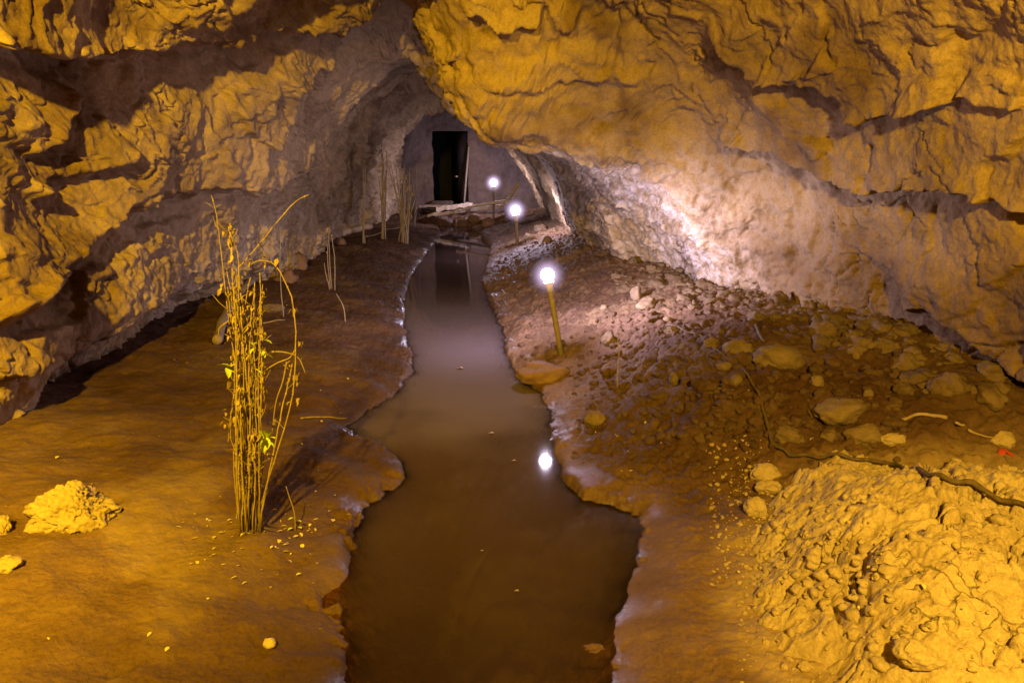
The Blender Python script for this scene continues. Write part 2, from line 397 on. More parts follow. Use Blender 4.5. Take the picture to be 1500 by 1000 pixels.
# ledges, traced in view and extended above it for shade: (points, height, reach above in px, jitter px)
LEDGES = [
 ([(-160,0),(0,15),(40,10),(100,24),(150,34),(182,38),(240,20),(300,10),(350,0),(420,-8),(500,-20),(580,-44),(660,-66),(740,-80)], .31, 140, 7, 62, .30),  # stretch past the top of view added to shade the vault
 ([(-60,470),(0,455),(30,420),(62,388),(110,345),(155,298),(205,268),(260,262),(300,258),(380,246),(440,238),(492,222)], .19, 120, 7, 34),
 ([(0,285),(40,248),(100,240),(150,222),(172,205)], .14, 50, 5, 22),
 ([(0,225),(28,185),(58,140),(70,108)], .14, 70, 5, 20),
 ([(110,385),(118,430),(100,470),(70,488),(38,482)], .07, 60, 4),
 ([(318,118),(326,150),(345,180),(385,206)], .06, 40, 3),
 ([(200,330),(245,322),(290,318)], -.05, 40, 3),
 ([(0,560),(40,540),(60,520)], .06, 40, 4),
 ([(400,120),(440,100),(480,70),(520,20)], .12, 60, 6),
 ([(1050,10),(1080,50),(1112,76),(1130,97),(1215,98),(1235,115),(1250,120),(1268,146),(1310,152),(1375,140),(1440,120)], .12, 130, 6, 10),
 ([(1050,176),(1075,194),(1100,206),(1142,216),(1200,236),(1250,260),(1290,268),(1360,258),(1420,260),(1500,284),(1600,310)], .125, 110, 7, 11),
 ([(1228,30),(1226,60),(1214,78),(1190,86)], .04, 40, 3),
 ([(1420,115),(1460,140),(1520,146)], .05, 50, 3),
 ([(1330,455),(1390,447),(1418,470),(1440,500),(1480,545),(1540,600)], .09, 80, 5),
 ([(1150,452),(1200,478),(1250,492),(1310,508)], .06, 40, 5),
 ([(700,125),(760,132),(840,128),(900,112),(950,130)], .05, 40, 6),
 ([(880,258),(905,245),(940,248),(952,275)], .05, 40, 3),
 ([(670,12),(700,10),(728,34),(790,30),(792,4)], .10, 50, 4),
 ([(800,10),(820,40),(842,36),(848,10)], .07, 40, 4),
]
j1 = fbm(Pw * 5, 4, 80, .6); j2 = fbm(Pw * 5 + 30, 4, 81, .6)
vis = (ZC > .5) & (Pw[:, 1] < 13)
for led in LEDGES:
    pts, h, up, jit = led[:4]; band = led[4] if len(led) > 4 else 4
    a = np.array(pts); lo = a.min(0) - 3 * up - 20; hi = a.max(0) + 3 * up + 20
    ym = 9.6 if a[:, 0].mean() < 1000 else 7.5
    s = np.where(vis & (PX > lo[0]) & (PX < hi[0]) & (PY > lo[1]) & (PY < hi[1]) & (Pw[:, 1] < ym))[0]
    if not len(s): continue
    d, sd, al_ = poly_dist(PX[s] + jit * 1.6 * j1[s], PY[s] + jit * 1.6 * j2[s], pts)
    ed = led[5] if len(led) > 5 else .10; ends = sstep(0, min(ed, .1), al_) * sstep(1, 1 - ed, al_)
    sdist = d * np.where(sd == 0, 1, sd)
    prof = sstep(-band, 2.0, sdist) * np.exp(-np.clip(sdist, 0, None) / up)
    prof -= .30 * sstep(-1.0, -band - 3, sdist) * np.exp(np.clip(sdist + band, None, 0) / (up * .35))
    disp[s] += h * ends * prof
# rough, pitted, lime-streaked foot of the walls
foot = sstep(1.25, .5, Pw[:, 2] + .25 * warp[:, 0]) * sstep(3.5, 5.5, Pw[:, 1])
pit = np.abs(fbm(Pw * np.array([9., 9., 5.]), 4, 91, .6))
rw0 = sstep(.0, .4, Pw[:, 0]) * sstep(1.75, 1.3, Pw[:, 2]) * sstep(4.6, 5.4, Pw[:, 1]) * sstep(9.5, 8.5, Pw[:, 1])
disp += np.maximum(foot, rw0) * .05 * pit
disp *= 1 - .35 * sstep(-.6, .3, Pw[:, 0]) * sstep(8.8, 9.6, Pw[:, 1])
disp += .20 * sstep(9, 12, Pw[:, 1]) * sstep(.6, -.2, Pw[:, 0]) * (fbm(Pw * np.array([1.3, .8, 1.3]) + 13, 5, 97, .55) + .25)
W2 = W + Nrm * disp.reshape(NV, NU, 1)
cave = grid_mesh('cave_rock', W2, M['rock'])
lit_wall = sstep(.0, .4, Pw[:, 0]) * sstep(1.75, 1.3, Pw[:, 2] + .2 * warp[:, 1]) * sstep(5.1, 6.1, Pw[:, 1]) * sstep(9.5, 8.5, Pw[:, 1])  # lamp-lit part of the right wall, painted paler
attr(cave, 'pale', np.where((Pw[:, 0] > -.5) & (Pw[:, 1] > 9.3), .25, 1.0) * np.clip(np.maximum(foot * np.where(Pw[:, 0] > 0, .5 * sstep(5, 6.5, Pw[:, 1]), .8) * (.35 + .9 * fbm(Pw * 1.1 + 3, 2, 66)), lit_wall * (.8 + .8 * fbm(Pw * 2 + 3, 2, 67))), 0, 1) * .9)
stn_shade = sstep(1.5, .6, Pw[:, 2] + .3 * warp[:, 2]) * sstep(.9, 1.4, Pw[:, 0]) * sstep(6.0, 5.0, Pw[:, 1]) + .8 * sstep(.15, .5, fbm(Pw * np.array([1.1, .8, .7]) + 17, 4, 140, .55))  # random stains, plus shade painted on the lower right wall
attr(cave, 'stain_shade', np.clip(stn_shade, 0, .9))
tag(cave, 'rough tan rock of the cave vault and walls, cracked into ledges', kind='structure')

# ------------------------------------------------------------------ ground and channel
EL = [(500,1040),(500,990),(503,930),(497,905),(480,888),(500,862),(510,825),(514,795),(520,768),(538,745),(566,727),(592,697),(584,674),(558,656),(516,641),(512,625),(540,602),(576,580),(604,545),(601,510),(591,480),(592,440),(600,405),(628,366),(648,342),(640,330)]
ER = [(893,1040),(893,1000),(888,960),(905,920),(915,880),(930,830),(942,790),(938,762),(908,745),(850,731),(828,706),(815,672),(808,640),(806,605),(790,575),(758,548),(741,520),(735,480),(716,440),(705,412),(712,390),(719,362),(706,345),(690,333)]
L_ED = np.array([at_z(*p)[:2] for p in EL]); R_ED = np.array([at_z(*p)[:2] for p in ER])
L_ED = np.vstack([[L_ED[0, 0] - .05, -4], L_ED, [-1.9, 18.0], [-1.9, 18.6]]); R_ED = np.vstack([[R_ED[0, 0] + .1, -4], R_ED, [-.9, 17.6], [-.9, 18.6]])
WATER_END = 17.0
HEAP = [(1135,676),(1100,735),(1098,800),(1120,850),(1160,905),(1200,960),(1290,1010),(1420,1060),(1700,1060),(1750,800),(1640,740),(1500,690),(1400,674),(1300,664),(1220,662)]
HP = np.array([at_z(px, py, .26 if py < 720 else .22)[:2] for px, py in HEAP])
def inside_dist(x, y, poly):
    pts = np.vstack([poly, poly[:1]])
    d, _, _ = poly_dist(x, y, pts)
    ins = np.zeros(x.shape, bool)
    for a, b in zip(pts[:-1], pts[1:]):
        c = ((a[1] > y) != (b[1] > y)) & (x < (b[0] - a[0]) * (y - a[1]) / (b[1] - a[1] + 1e-12) + a[0])
        ins ^= c
    return np.where(ins, d, -d)

WBY = np.array([q[0] for q in SECS]); WBX = np.array([q[1][14, 0] for q in SECS])
def ground(x, y, fine=True):
    x = np.asarray(x, float); y = np.asarray(y, float); shp = x.shape; x = x.ravel(); y = y.ravel()
    P = np.stack([x, y, np.zeros_like(x)], -1)
    rgd = .014 * sstep(-.2, .2, fbm(P * 1.7 + 2, 2, 99))
    jx = x + .030 * fbm(P * 5, 4, 101, .5) + rgd * fbm(P * 21, 3, 98, .6); jy = y + .030 * fbm(P * 5 + 20, 4, 102, .5) + rgd * fbm(P * 21 + 9, 3, 97, .6)
    dl, sl, _ = poly_dist(jx, jy, L_ED); dr, sr, _ = poly_dist(jx, jy, R_ED)
    dl = -dl * np.where(sl == 0, 1, sl); dr = dr * np.where(sr == 0, 1, sr)      # positive on the banks
    mid = np.interp(y, [-4, 2, 5, 10, 18], [-.05, -.02, -.35, -.75, -1.4])
    left = x < mid
    e = np.where(left, dl, dr)
    lipn = fbm(P * 3.5, 3, 103)
    near = sstep(4.5, 2.5, y)
    # left bank
    lw = .018 + .10 * sstep(-.1, .3, fbm(P * 2.3 + 8, 2, 105))
    hl = (.036 + .022 * lipn) * (1 - np.exp(-np.clip(e, 0, None) / lw)) + .085 * np.clip(e, 0, 2.6) + .03 * sstep(.1, .7, e)
    # right bank: a slope of spoil, flatter close to the viewer
    slope = .30 * (1 - near) + .13 * near
    lwr = lw + .22 * sstep(3.0, 2.2, y)
    hr = (.030 + .022 * lipn) * (1 - np.exp(-np.clip(e, 0, None) / lwr)) + slope * np.clip(e, 0, 1.2) + .12 * np.clip(e - 1.2, 0, 2)
    hr += .10 * sstep(.35, .9, e) * sstep(2.6, 3.6, y) * sstep(6.5, 4.5, y)
    xw = np.interp(y, WBY, WBX); hr += .02 * sstep(.75, .0, xw - x) * sstep(2.2, 3.2, y) * sstep(12, 9, y)
    z = np.where(left, hl, hr)
    bed = -.34 * (1 - np.exp(-np.clip(-e, 0, None) / (.10 + .22 * sstep(3.6, 2.6, y))))
    z = np.where(e < 0, bed, z)
    dry = sstep(-.02, .25, e)
    nearr = sstep(3.3, 2.3, y)
    rub = np.where(left, .35 * sstep(4.0, 6, y) + .04, (1 - .85 * nearr) * sstep(.0, .25, e + .25 * sstep(3.4, 4.4, y)))
    # the head of the channel, closed by earth
    ce = sstep(WATER_END - .25, WATER_END + .2, y + .2 * lipn)
    z = z * (1 - ce) + ce * (.20 + .05 * lipn)
    z += dry * (.022 + .03 * rub) * fbm(P * 1.3, 2, 110) + .010 * dry * (.35 + rub) * fbm(P * 5, 4, 111, .55)
    if fine:
        f1, f2, idv = worley((P + .03 * np.stack([fbm(P * 9, 2, 5), fbm(P * 9, 2, 6), 0 * x], -1)) * 11, 8)
        g1, g2, idg = worley(P * 27, 9)
        z += dry * rub * (.080 * np.clip(.5 - f1, 0, 1) * (.15 + idv) + .022 * np.clip(.55 - g1, 0, 1))
        z += dry * .006 * fbm(P * 22, 4, 112, .6) * (.35 + rub)
        z += dry * .0028 * fbm(P * 46, 3, 117, .6)
        k1, k2, kid = worley((P + .02 * fbm(P * 14, 2, 7)[:, None]) * 7.5, 18)
        z -= dry * .011 * sstep(.30, .12, k1) * (kid > .62) * sstep(-.1, .2, fbm(P * .9 + 3, 2, 118))
        t = terrace(fbm(P * 3.1, 4, 113, .55), 3, .1)
        z += .016 * t * dry * (.01 + .5 * rub)
        # lumpy wet lip
        z += (.020 + .014 * left) * np.exp(-(e / .09)**2) * sstep(-.05, .3, fbm(P * 1.9, 2, 116)) * (1 - .7 * (~left) * sstep(3.0, 2.2, y)) * (fbm(P * 13, 3, 114) + .6 * fbm(P * 30, 3, 115))
    return z.reshape(shp), e.reshape(shp)

GR, GC = 1000, 1000
gy = np.concatenate([np.linspace(-3.6, 1.3, 60, endpoint=False), 1.3 * (18.5 / 1.3) ** np.linspace(0, 1, GR - 60)])
s = np.linspace(-1, 1, GC); s = s * (.55 + .45 * s * s)                 # denser towards the channel
gl = np.interp(gy, [-4, 4, 10, 18.5], [-3.3, -3.3, -3.3, -3.6]); gr_ = np.interp(gy, [-4, 4, 7, 10, 18.5], [3.0, 3.0, 2.6, 2.0, 1.4])
gm = np.interp(gy, [-4, 2, 5, 10, 18], [-.05, -.02, -.35, -.75, -1.4])
GX = np.where(s[None] < 0, gm[:, None] + (-s[None]) * (gl - gm)[:, None], gm[:, None] + s[None] * (gr_ - gm)[:, None])
GY = np.repeat(gy[:, None], GC, 1)
GZ, GE = ground(GX, GY)
gnd = grid_mesh('ground', np.stack([GX, GY, GZ], -1), M['mud'])
wpatch = sstep(-.15, .35, fbm(np.stack([GX.ravel(), GY.ravel(), 0 * GX.ravel()], -1) * 2.6, 3, 120)).reshape(GX.shape)
attr(gnd, 'wet', np.clip(np.exp(-np.clip(GE, 0, None) / (.022 + .06 * wpatch)) * (.10 + .90 * wpatch) + .03 * sstep(.5, .1, GE), 0, 1))
damp_shade = np.where(GX < gm[:, None], np.maximum(sstep(1.9, 3.5, GY + .9 * (GX + 1.2)), .75 * sstep(1.1, .1, GE)), sstep(2.5, 3.3, GY) * sstep(.0, .35, GE)  * (1 - .6 * sstep(4.3, 5.5, GY))) * .9  # damp soil, plus shade painted where the amber light fades
attr(gnd, 'damp_shade', np.clip(damp_shade + .35 * fbm(np.stack([GX.ravel(), GY.ravel(), 0 * GX.ravel()], -1) * 1.5, 4, 121).reshape(GX.shape), 0, 1))
_P = np.stack([GX.ravel(), GY.ravel(), 0 * GX.ravel()], -1)
hd_ = inside_dist(GX.ravel(), GY.ravel(), HP)
dust = np.maximum(sstep(-.14, .04, hd_ + .12 * fbm(_P * 2.2, 5, 130, .6)), .30 * sstep(.5, .05, np.interp(GY, WBY, WBX).ravel() - GX.ravel() + .2 * fbm(_P * 2, 4, 131)) * (GX.ravel() > 0))
dust = np.maximum(dust, .5 * sstep(.05, .45, fbm(_P * 1.1 + 3, 5, 132, .6)) * sstep(.15, .5, GE.ravel()))
attr(gnd, 'dusty', np.clip(dust, 0, 1))
tag(gnd, 'reddish brown mud floor banked up either side of the channel', kind='structure')

# water sheet
wr, wc = 500, 160
wy = np.concatenate([np.linspace(-3.6, 1.5, 20, endpoint=False), 1.5 * ((WATER_END + .3) / 1.5) ** np.linspace(0, 1, wr - 20)])
wm = np.interp(wy, [-4, 2, 5, 10, 18], [-.05, -.02, -.35, -.75, -1.4])
WX = wm[:, None] + np.linspace(-.95, .95, wc)[None]; WY = np.repeat(wy[:, None], wc, 1)
WZ, WE = ground(WX, WY, False)
wat = grid_mesh('water', np.stack([WX, WY, 0 * WX], -1), M['water'])
attr(wat, 'turbid', np.clip(1 - np.exp(np.clip(WZ, -1, 0) / .09), .0, 1) * .97)
attr(wat, 'silt_haze', np.clip(sstep(3.2, 5.0, WY + .8 * fbm(np.stack([WX.ravel(), WY.ravel(), 0 * WX.ravel()], -1) * 1.2, 4, 150).reshape(WX.shape)) * sstep(9.5, 7, WY) * .8, 0, 1))  # silty murk plus a misty sheen painted into the colour near the lamp
tag(wat, 'still murky brown water filling the channel', kind='structure')
# ------------------------------------------------------------------ shape helpers for loose things
def gz(x, y):
    r = np.clip(np.searchsorted(gy, y) - 1, 0, GR - 2)
    best = []
    for rr in (r, r + 1): best.append(np.interp(x, GX[rr], GZ[rr]))
    t = (y - gy[r]) / (gy[r + 1] - gy[r]); return float(best[0] * (1 - t) + best[1] * t)
def march(px, py, hfun):
    """first point of the surface hfun met by the sight line through an image position"""
    v = (500.0 - py) / F; d = np.array([(px - 750.0) / F, CP + v * SP, v * CP - SP])
    t = max(1.2, (.85 - 1.5) / d[2] if d[2] < -1e-6 else 19); st = .04
    while t < 19:
        q = CAM + t * d
        if q[2] <= hfun(q[0], q[1]):
            a, b = t - st * (1 if t < 6 else 2), t
            for _ in range(7):
                m_ = (a + b) / 2; q = CAM + m_ * d
                if q[2] <= hfun(q[0], q[1]): b = m_
                else: a = m_
            q = CAM + b * d; return np.array([q[0], q[1], hfun(q[0], q[1])])
        t += st * (1 if t < 6 else 2)
    return at_z(px, py, .1)
def on_ground(px, py): return march(px, py, gz)
def px_size(p, n):            # length in metres of n reference pixels at point p
    zc = p[1] * CP - (p[2] - 1.5) * SP
    return n * zc / F

def tube(bm, pts, radii, n=6, cap=True):
    pts = [Vector(p) for p in pts]
    radii = [float(radii)] * len(pts) if isinstance(radii, (int, float)) else [float(q) for q in radii]
    rings = []; up = Vector((.31, .77, .55))
    for i, p in enumerate(pts):
        t = (pts[min(i + 1, len(pts) - 1)] - pts[max(i - 1, 0)]).normalized()
        a = t.cross(up)
        if a.length < 1e-4: a = t.cross(Vector((1, 0, 0)))
        a.normalize(); b = t.cross(a)
        rings.append([bm.verts.new(p + radii[i] * (math.cos(2 * math.pi * k / n) * a + math.sin(2 * math.pi * k / n) * b)) for k in range(n)])
    for i in range(len(pts) - 1):
        for k in range(n):
            bm.faces.new((rings[i][k], rings[i][(k + 1) % n], rings[i + 1][(k + 1) % n], rings[i + 1][k]))
    if cap:
        bm.faces.new(rings[0][::-1]); bm.faces.new(rings[-1])
def smooth_path(pts, n=24):
    pts = np.array(pts, float); k = np.arange(len(pts), dtype=float)
    return cr_interp(k, pts, np.linspace(0, len(pts) - 1, n))

def rock_mesh(name, size, seed, rough=.25, cuts=5, sub=4, crack=0.0, flat=0.0):
    bm = bmesh.new(); bmesh.ops.create_icosphere(bm, subdivisions=sub, radius=1)
    V = np.array([v.co[:] for v in bm.verts]); D = V.copy()
    rg = np.random.default_rng(seed)
    r = np.ones(len(V))
    for _ in range(cuts):
        n = rg.normal(size=3); n /= np.linalg.norm(n); d = rg.uniform(.6, .9)
        dn = D @ n; r = np.where(dn > 1e-3, np.minimum(r, d / np.maximum(dn, 1e-3) + .03), r)
    off = rg.uniform(0, 50, 3)
    r = r * (1 + rough * fbm(D * 1.4 + off, 3, seed) + .3 * rough * fbm(D * 5 + off, 4, seed + 1, .6))
    if crack:
        f1, f2, idv = worley((D + .25 * np.stack([fbm(D * 3 + off, 2, k) for k in range(3)], -1)) * 2.2 + off, seed)
        r += crack * (.6 * (idv - .5) * sstep(0, .1, f2 - f1) - .8 * sstep(.10, 0, f2 - f1))
        h1, h2, hid = worley((D + .1 * np.stack([fbm(D * 6 + off, 2, k) for k in range(3)], -1)) * 6 + off, seed + 5)
        r += crack * .28 * hid * np.sqrt(np.clip(1 - (h1 / .65)**2, 0, 1)) + crack * .5 * terrace(fbm(D * 2.5 + off, 4, seed + 3), 5, .15)
    V = D * r[:, None] * np.array(size)
    if flat: V[:, 2] = np.maximum(V[:, 2], -flat * size[2])
    for v, c in zip(bm.verts, V): v.co = c
    me = bpy.data.meshes.new(name); bm.to_mesh(me); bm.free()
    me.polygons.foreach_set('use_smooth', np.full(len(me.polygons), True))
    return me
def add_rock(name, px, py, wpx, hpx, material, label, cat, seed, group=None, sink=.25, rot=None, **kw):
    p = on_ground(px, py + hpx * .35); w_ = px_size(p, wpx) / 2; h_ = px_size(p, hpx) / 2 * 1.05
    me = rock_mesh(name, (w_, max(w_ * .75, h_), h_), seed, **kw); me.materials.append(material)
    o = bpy.data.objects.new(name, me); COL.objects.link(o)
    o.location = (p[0], p[1] + .3 * w_, p[2] + h_ * (1 - 2 * sink)); o.rotation_euler = (0, 0, rot if rot is not None else (seed * 1.7) % .8 - .4)
    tag(o, label, cat, group); return o

# ------------------------------------------------------------------ back wall with a doorway
BY = 18.4
dl_, dr_ = at_y(634, 260, BY)[0], at_y(686, 260, BY)[0]
dz0, dz1 = at_y(650, 300, BY)[2], at_y(650, 192, BY)[2]
wall = thing('plastered_wall', 'grey plastered wall closing the far end of the tunnel around a dark doorway', 'wall', ((dl_ + dr_) / 2, BY, 0))
def wall_panel(x0, x1, z0, z1, nx, nz, seed):
    xs = np.linspace(x0, x1, nx); zs = np.linspace(z0, z1, nz)
    X, Z = np.meshgrid(xs, zs); P = np.stack([X.ravel(), 0 * X.ravel(), Z.ravel()], -1)
    dy = .05 * fbm(P * 1.2, 4, seed) + .012 * fbm(P * 9, 3, seed + 1)
    ed = np.minimum(np.abs(X - dl_), np.abs(X - dr_)).ravel()
    dx = .02 * fbm(P * 4, 3, seed + 2) * np.exp(-ed / .1)
    return np.stack([X + dx.reshape(X.shape) - (dl_ + dr_) / 2, dy.reshape(X.shape), Z], -1)
# one continuous panel with the opening left out
def wall_mesh():
    xs = np.concatenate([np.linspace(-4.2, dl_, 90), np.linspace(dl_, dr_, 24)[1:], np.linspace(dr_, 1.6, 90)[1:]])
    zs = np.concatenate([np.linspace(-.4, dz0, 24), np.linspace(dz0, dz1, 60)[1:], np.linspace(dz1, 3.6, 50)[1:]])
    X, Z = np.meshgrid(xs, zs); P = np.stack([X.ravel(), 0 * X.ravel(), Z.ravel()], -1)
    dy = .05 * fbm(P * 1.2, 4, 300) + .03 * terrace(fbm(P * 2.6, 4, 303), 4, .1) + .012 * fbm(P * 9, 3, 301)
    jx = .03 * fbm(P * 3, 3, 302)
    V = np.stack([P[:, 0] + jx - (dl_ + dr_) / 2, dy, P[:, 2] + .3 * jx], -1)
    bm = bmesh.new(); vs = [bm.verts.new(v) for v in V]; nx = len(xs); edge = []
    for j in range(len(zs) - 1):
        for i in range(nx - 1):
            xm = (xs[i] + xs[i + 1]) / 2; zm = (zs[j] + zs[j + 1]) / 2
            if dl_ < xm < dr_ and dz0 < zm < dz1: continue
            bm.faces.new((vs[j * nx + i], vs[j * nx + i + 1], vs[(j + 1) * nx + i + 1], vs[(j + 1) * nx + i]))
    bm.edges.ensure_lookup_table()
    be = [e for e in bm.edges if e.is_boundary and all(dl_ - .1 < v.co.x + (dl_ + dr_) / 2 < dr_ + .1 and dz0 - .1 < v.co.z < dz1 + .1 for v in e.verts)]
    g = bmesh.ops.extrude_edge_only(bm, edges=be)
    for v in [e for e in g['geom'] if isinstance(e, bmesh.types.BMVert)]: v.co.y += .18
    bmesh.ops.remove_doubles(bm, verts=bm.verts, dist=1e-5)
    return bm
obj('wall_face', wall_mesh(), M['plaster'], wall)
# dark passage behind the doorway
bm = bmesh.new()
xc = (dl_ + dr_) / 2
ring = []
for yy, sx in ((BY + .16, 1.0), (BY + .9, 1.0), (BY + 3.2, 1.2)):
    ring.append([bm.verts.new(c) for c in ((xc - 1.1 * sx, yy, dz0 - .15), (xc - 1.05 * sx, yy, dz1 + .1), (xc, yy, dz1 + .35), (xc + .8 * sx, yy, dz1 + .1), (xc + .85 * sx, yy, dz0 - .15))])
for a, b in zip(ring[:-1], ring[1:]):
    for k in range(5): bm.faces.new((a[k], a[(k + 1) % 5], b[(k + 1) % 5], b[k]))
bm.faces.new(ring[-1])
tag(obj('passage', bm, M['void'], smooth=False), 'black unlit passage seen through the doorway', kind='structure')
# door leaf standing open inside the opening
door = thing('door', 'dark wooden door standing ajar inside the doorway with a pale lit edge', 'door', (dr_ - .03, BY + .10, dz0 + .03))
door.rotation_euler = (0, 0, -math.radians(58))
def box(bm, x0, x1, y0, y1, z0, z1, bev=.004):
    r = bmesh.ops.create_cube(bm, size=1)
    for v in r['verts']: v.co = Vector(((x0 + x1) / 2 + v.co.x * (x1 - x0), (y0 + y1) / 2 + v.co.y * (y1 - y0), (z0 + z1) / 2 + v.co.z * (z1 - z0)))
    if bev: bmesh.ops.bevel(bm, geom=list({e for v in r['verts'] for e in v.link_edges}), offset=bev, segments=2, affect='EDGES')
DW, DH = dr_ - dl_ - .08, dz1 - dz0 - .06
bm = bmesh.new(); box(bm, -DW, 0, -.022, .022, 0, DH)
for z0, z1 in ((.12, .75), (.9, DH - .12)): box(bm, -DW + .12, -.12, -.030, -.02, z0, z1, .008)
obj('door_leaf', bm, M['doorwood'], door)
bm = bmesh.new(); tube(bm, [(-DW + .30, -.03, .62), (-DW + .30, -.09, .62)], .018, 8); tube(bm, [(-DW + .29, -.085, .62), (-DW + .42, -.085, .625)], [.018, .014], 8)
obj('handle', bm, M['brass'], door)
bm = bmesh.new(); a = at_y(687, 215, BY); b = at_y(680, 300, BY)
tube(bm, [a - [0, .08, 0], (a + b) / 2 - [0, .08, 0], b - [0, .08, .03]], [.022, .024, .022], 5)
tag(obj('wooden_batten', bm, M['palewood']), 'thin pale batten standing upright against the right edge of the doorway', 'batten')
p = at_y(648, 297, BY - .12)
bm = bmesh.new(); box(bm, -.26, .26, -.12, .12, -.08, .05, .02)
o = obj('stone_step', bm, M['plaster']); o.location = p; tag(o, 'flat grey stone step below the dark doorway', 'step')

# ------------------------------------------------------------------ bulbs on stakes
def stake_lamp(top, base, r, power, label, stake_r, at=None, axis=(.52, .82, -.22)):
    g = on_ground(*base)
    if at: g = at_y(*base, at); g[2] = gz(g[0], at)
    Y = g[1]; b = at_y(*top, Y)
    t = thing('stake_lamp', label, 'lamp', g, 'lit bulbs on stakes along the channel')
    d = Vector(b - g); dn = d.normalized()
    bm = bmesh.new(); L = d.length - r * .9
    tube(bm, [dn * -.08, dn * (L * .3), dn * (L * .62), dn * L], [stake_r * 1.05, stake_r, stake_r * 1.02, stake_r * .95], 10)
    obj('stake', bm, M['stake'], t)
    bm = bmesh.new(); c = dn * (d.length - r * 1.15)
    tube(bm, [c - dn * r * .75, c - dn * r * .1, c + dn * r * .22, c + dn * r * .36], [stake_r * 1.25, stake_r * 1.3, r * .62, r * .66], 14)
    obj('socket', bm, M['collar'], t)
    bm = bmesh.new(); bmesh.ops.create_uvsphere(bm, u_segments=28, v_segments=16, radius=r * .78)
    for v in bm.verts:
        if v.co.z < -.3 * r: v.co.x *= .86; v.co.y *= .86
    o = obj('bulb', bm, M['bulb'], t); o.location = d
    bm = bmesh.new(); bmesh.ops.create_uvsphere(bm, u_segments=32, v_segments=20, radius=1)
    o = obj('halo', bm, M['halo'], t); o.location = d; o.scale = (r * 2.7,) * 3  # added sphere of emissive volume, paints glare round the bulb
    l = bpy.data.lights.new('bulb_light', 'POINT'); l.energy = power; l.color = (.82, .71, 1); l.shadow_soft_size = r * .5
    l.use_nodes = True; nt = l.node_tree; e = nt.nodes['Emission']
    tc = nt.nodes.new('ShaderNodeTexCoord'); sx = nt.nodes.new('ShaderNodeSeparateXYZ'); nt.links.new(tc.outputs['Normal'], sx.inputs[0])
    def rng(src, a, b, c, e_):
        m_ = nt.nodes.new('ShaderNodeMapRange'); m_.interpolation_type = 'SMOOTHSTEP'; nt.links.new(src, m_.inputs[0])
        for k_, v_ in zip((1, 2, 3, 4), (a, b, c, e_)): m_.inputs[k_].default_value = v_
        return m_.outputs[0]
    def mul(a, b):
        m_ = nt.nodes.new('ShaderNodeMath'); m_.operation = 'MULTIPLY'; nt.links.new(a, m_.inputs[0]); nt.links.new(b, m_.inputs[1]); return m_.outputs[0]
    dt = nt.nodes.new('ShaderNodeVectorMath'); dt.operation = 'DOT_PRODUCT'; nt.links.new(tc.outputs['Normal'], dt.inputs[0]); dt.inputs[1].default_value = Vector(axis).normalized()
    lobe = rng(dt.outputs['Value'], -.6, .6, .19, 1.0)          # the head is tilted towards the wall
    nt.links.new(mul(lobe, mul(rng(sx.outputs['Z'], -1.0, -.25, .30, 1), rng(sx.outputs['Z'], .22, .80, 1, .08))), e.inputs[1])
    lo = bpy.data.objects.new('bulb_light', l); COL.objects.link(lo); lo.location = g + np.array(d)
    return t
stake_lamp((802, 403), (822, 519), .062, BULB[0], 'nearest and largest glowing bulb on a leaning wooden stake beside the channel', .020)
stake_lamp((755, 308), (758, 358), .088, BULB[1], 'middle glowing bulb on a short stake above pale lit rubble', .026, None, (.45, -.2, -.85))
stake_lamp((723, 268), (723, 304), .090, BULB[2], 'farthest and smallest glowing bulb on a thin stake near the back wall', .022, 16.2, (-.3, .6, 0))

# ------------------------------------------------------------------ dried plants
def leaf_bm(bm, p, d, size, curl=.3, wid=.45):
    size = float(size); curl = float(curl); wid = float(wid)
    d = Vector(d).normalized(); s = d.cross(Vector((.2, .3, 1))).normalized(); n = s.cross(d)
    prof = [(0, .05), (.25, .8), (.5, 1), (.75, .7), (1, .04)]
    rows = []
    for t, w_ in prof:
        c = Vector(p) + d * (t * size) - n * (curl * size * t * t)
        rows.append([bm.verts.new(c - s * w_ * wid * size + n * w_ * .12 * size), bm.verts.new(c), bm.verts.new(c + s * w_ * wid * size + n * w_ * .12 * size)])
    for a, b in zip(rows[:-1], rows[1:]):
        for k in range(2): bm.faces.new((a[k], a[k + 1], b[k + 1], b[k]))
def crumple_bm(bm, p, size, rg, n=4):
    for _ in range(n):
        leaf_bm(bm, Vector(p) + Vector(rg.normal(size=3)) * size * .25, rg.normal(size=3) + [0, 0, -.4], size * rg.uniform(.6, 1.1), rg.uniform(.2, 1.2), rg.uniform(.18, .4))

rg = np.random.default_rng(5)
root = on_ground(366, 771); RY = root[1]
plant = thing('dried_plant', 'tall bundle of dry yellow stalks with withered leaves rising from the left bank', 'plant', root)
def P_at(px, py, dy): return Vector(at_y(px, py, RY + dy)) - Vector(root)
stems = []
special = [
 [(352,770),(346,640),(344,520),(342,430),(338,370),(336,335)], [(362,772),(354,640),(350,520),(345,420),(341,372),(333,340)],
 [(368,768),(372,650),(362,540),(352,450),(346,400),(352,385),(380,352),(402,318),(426,294),(446,284)],
 [(376,766),(392,708),(412,640),(430,570),(433,505),(428,455),(416,415),(398,388),(374,382),(352,396)],
 [(350,768),(342,660),(345,560),(334,450),(328,370),(323,320),(317,287)], [(380,764),(397,690),(410,610),(421,560),(426,535)],
 [(372,769),(378,640),(370,540),(360,480),(352,430)], [(358,771),(360,650),(352,560),(342,490),(334,455),(330,420)],
]
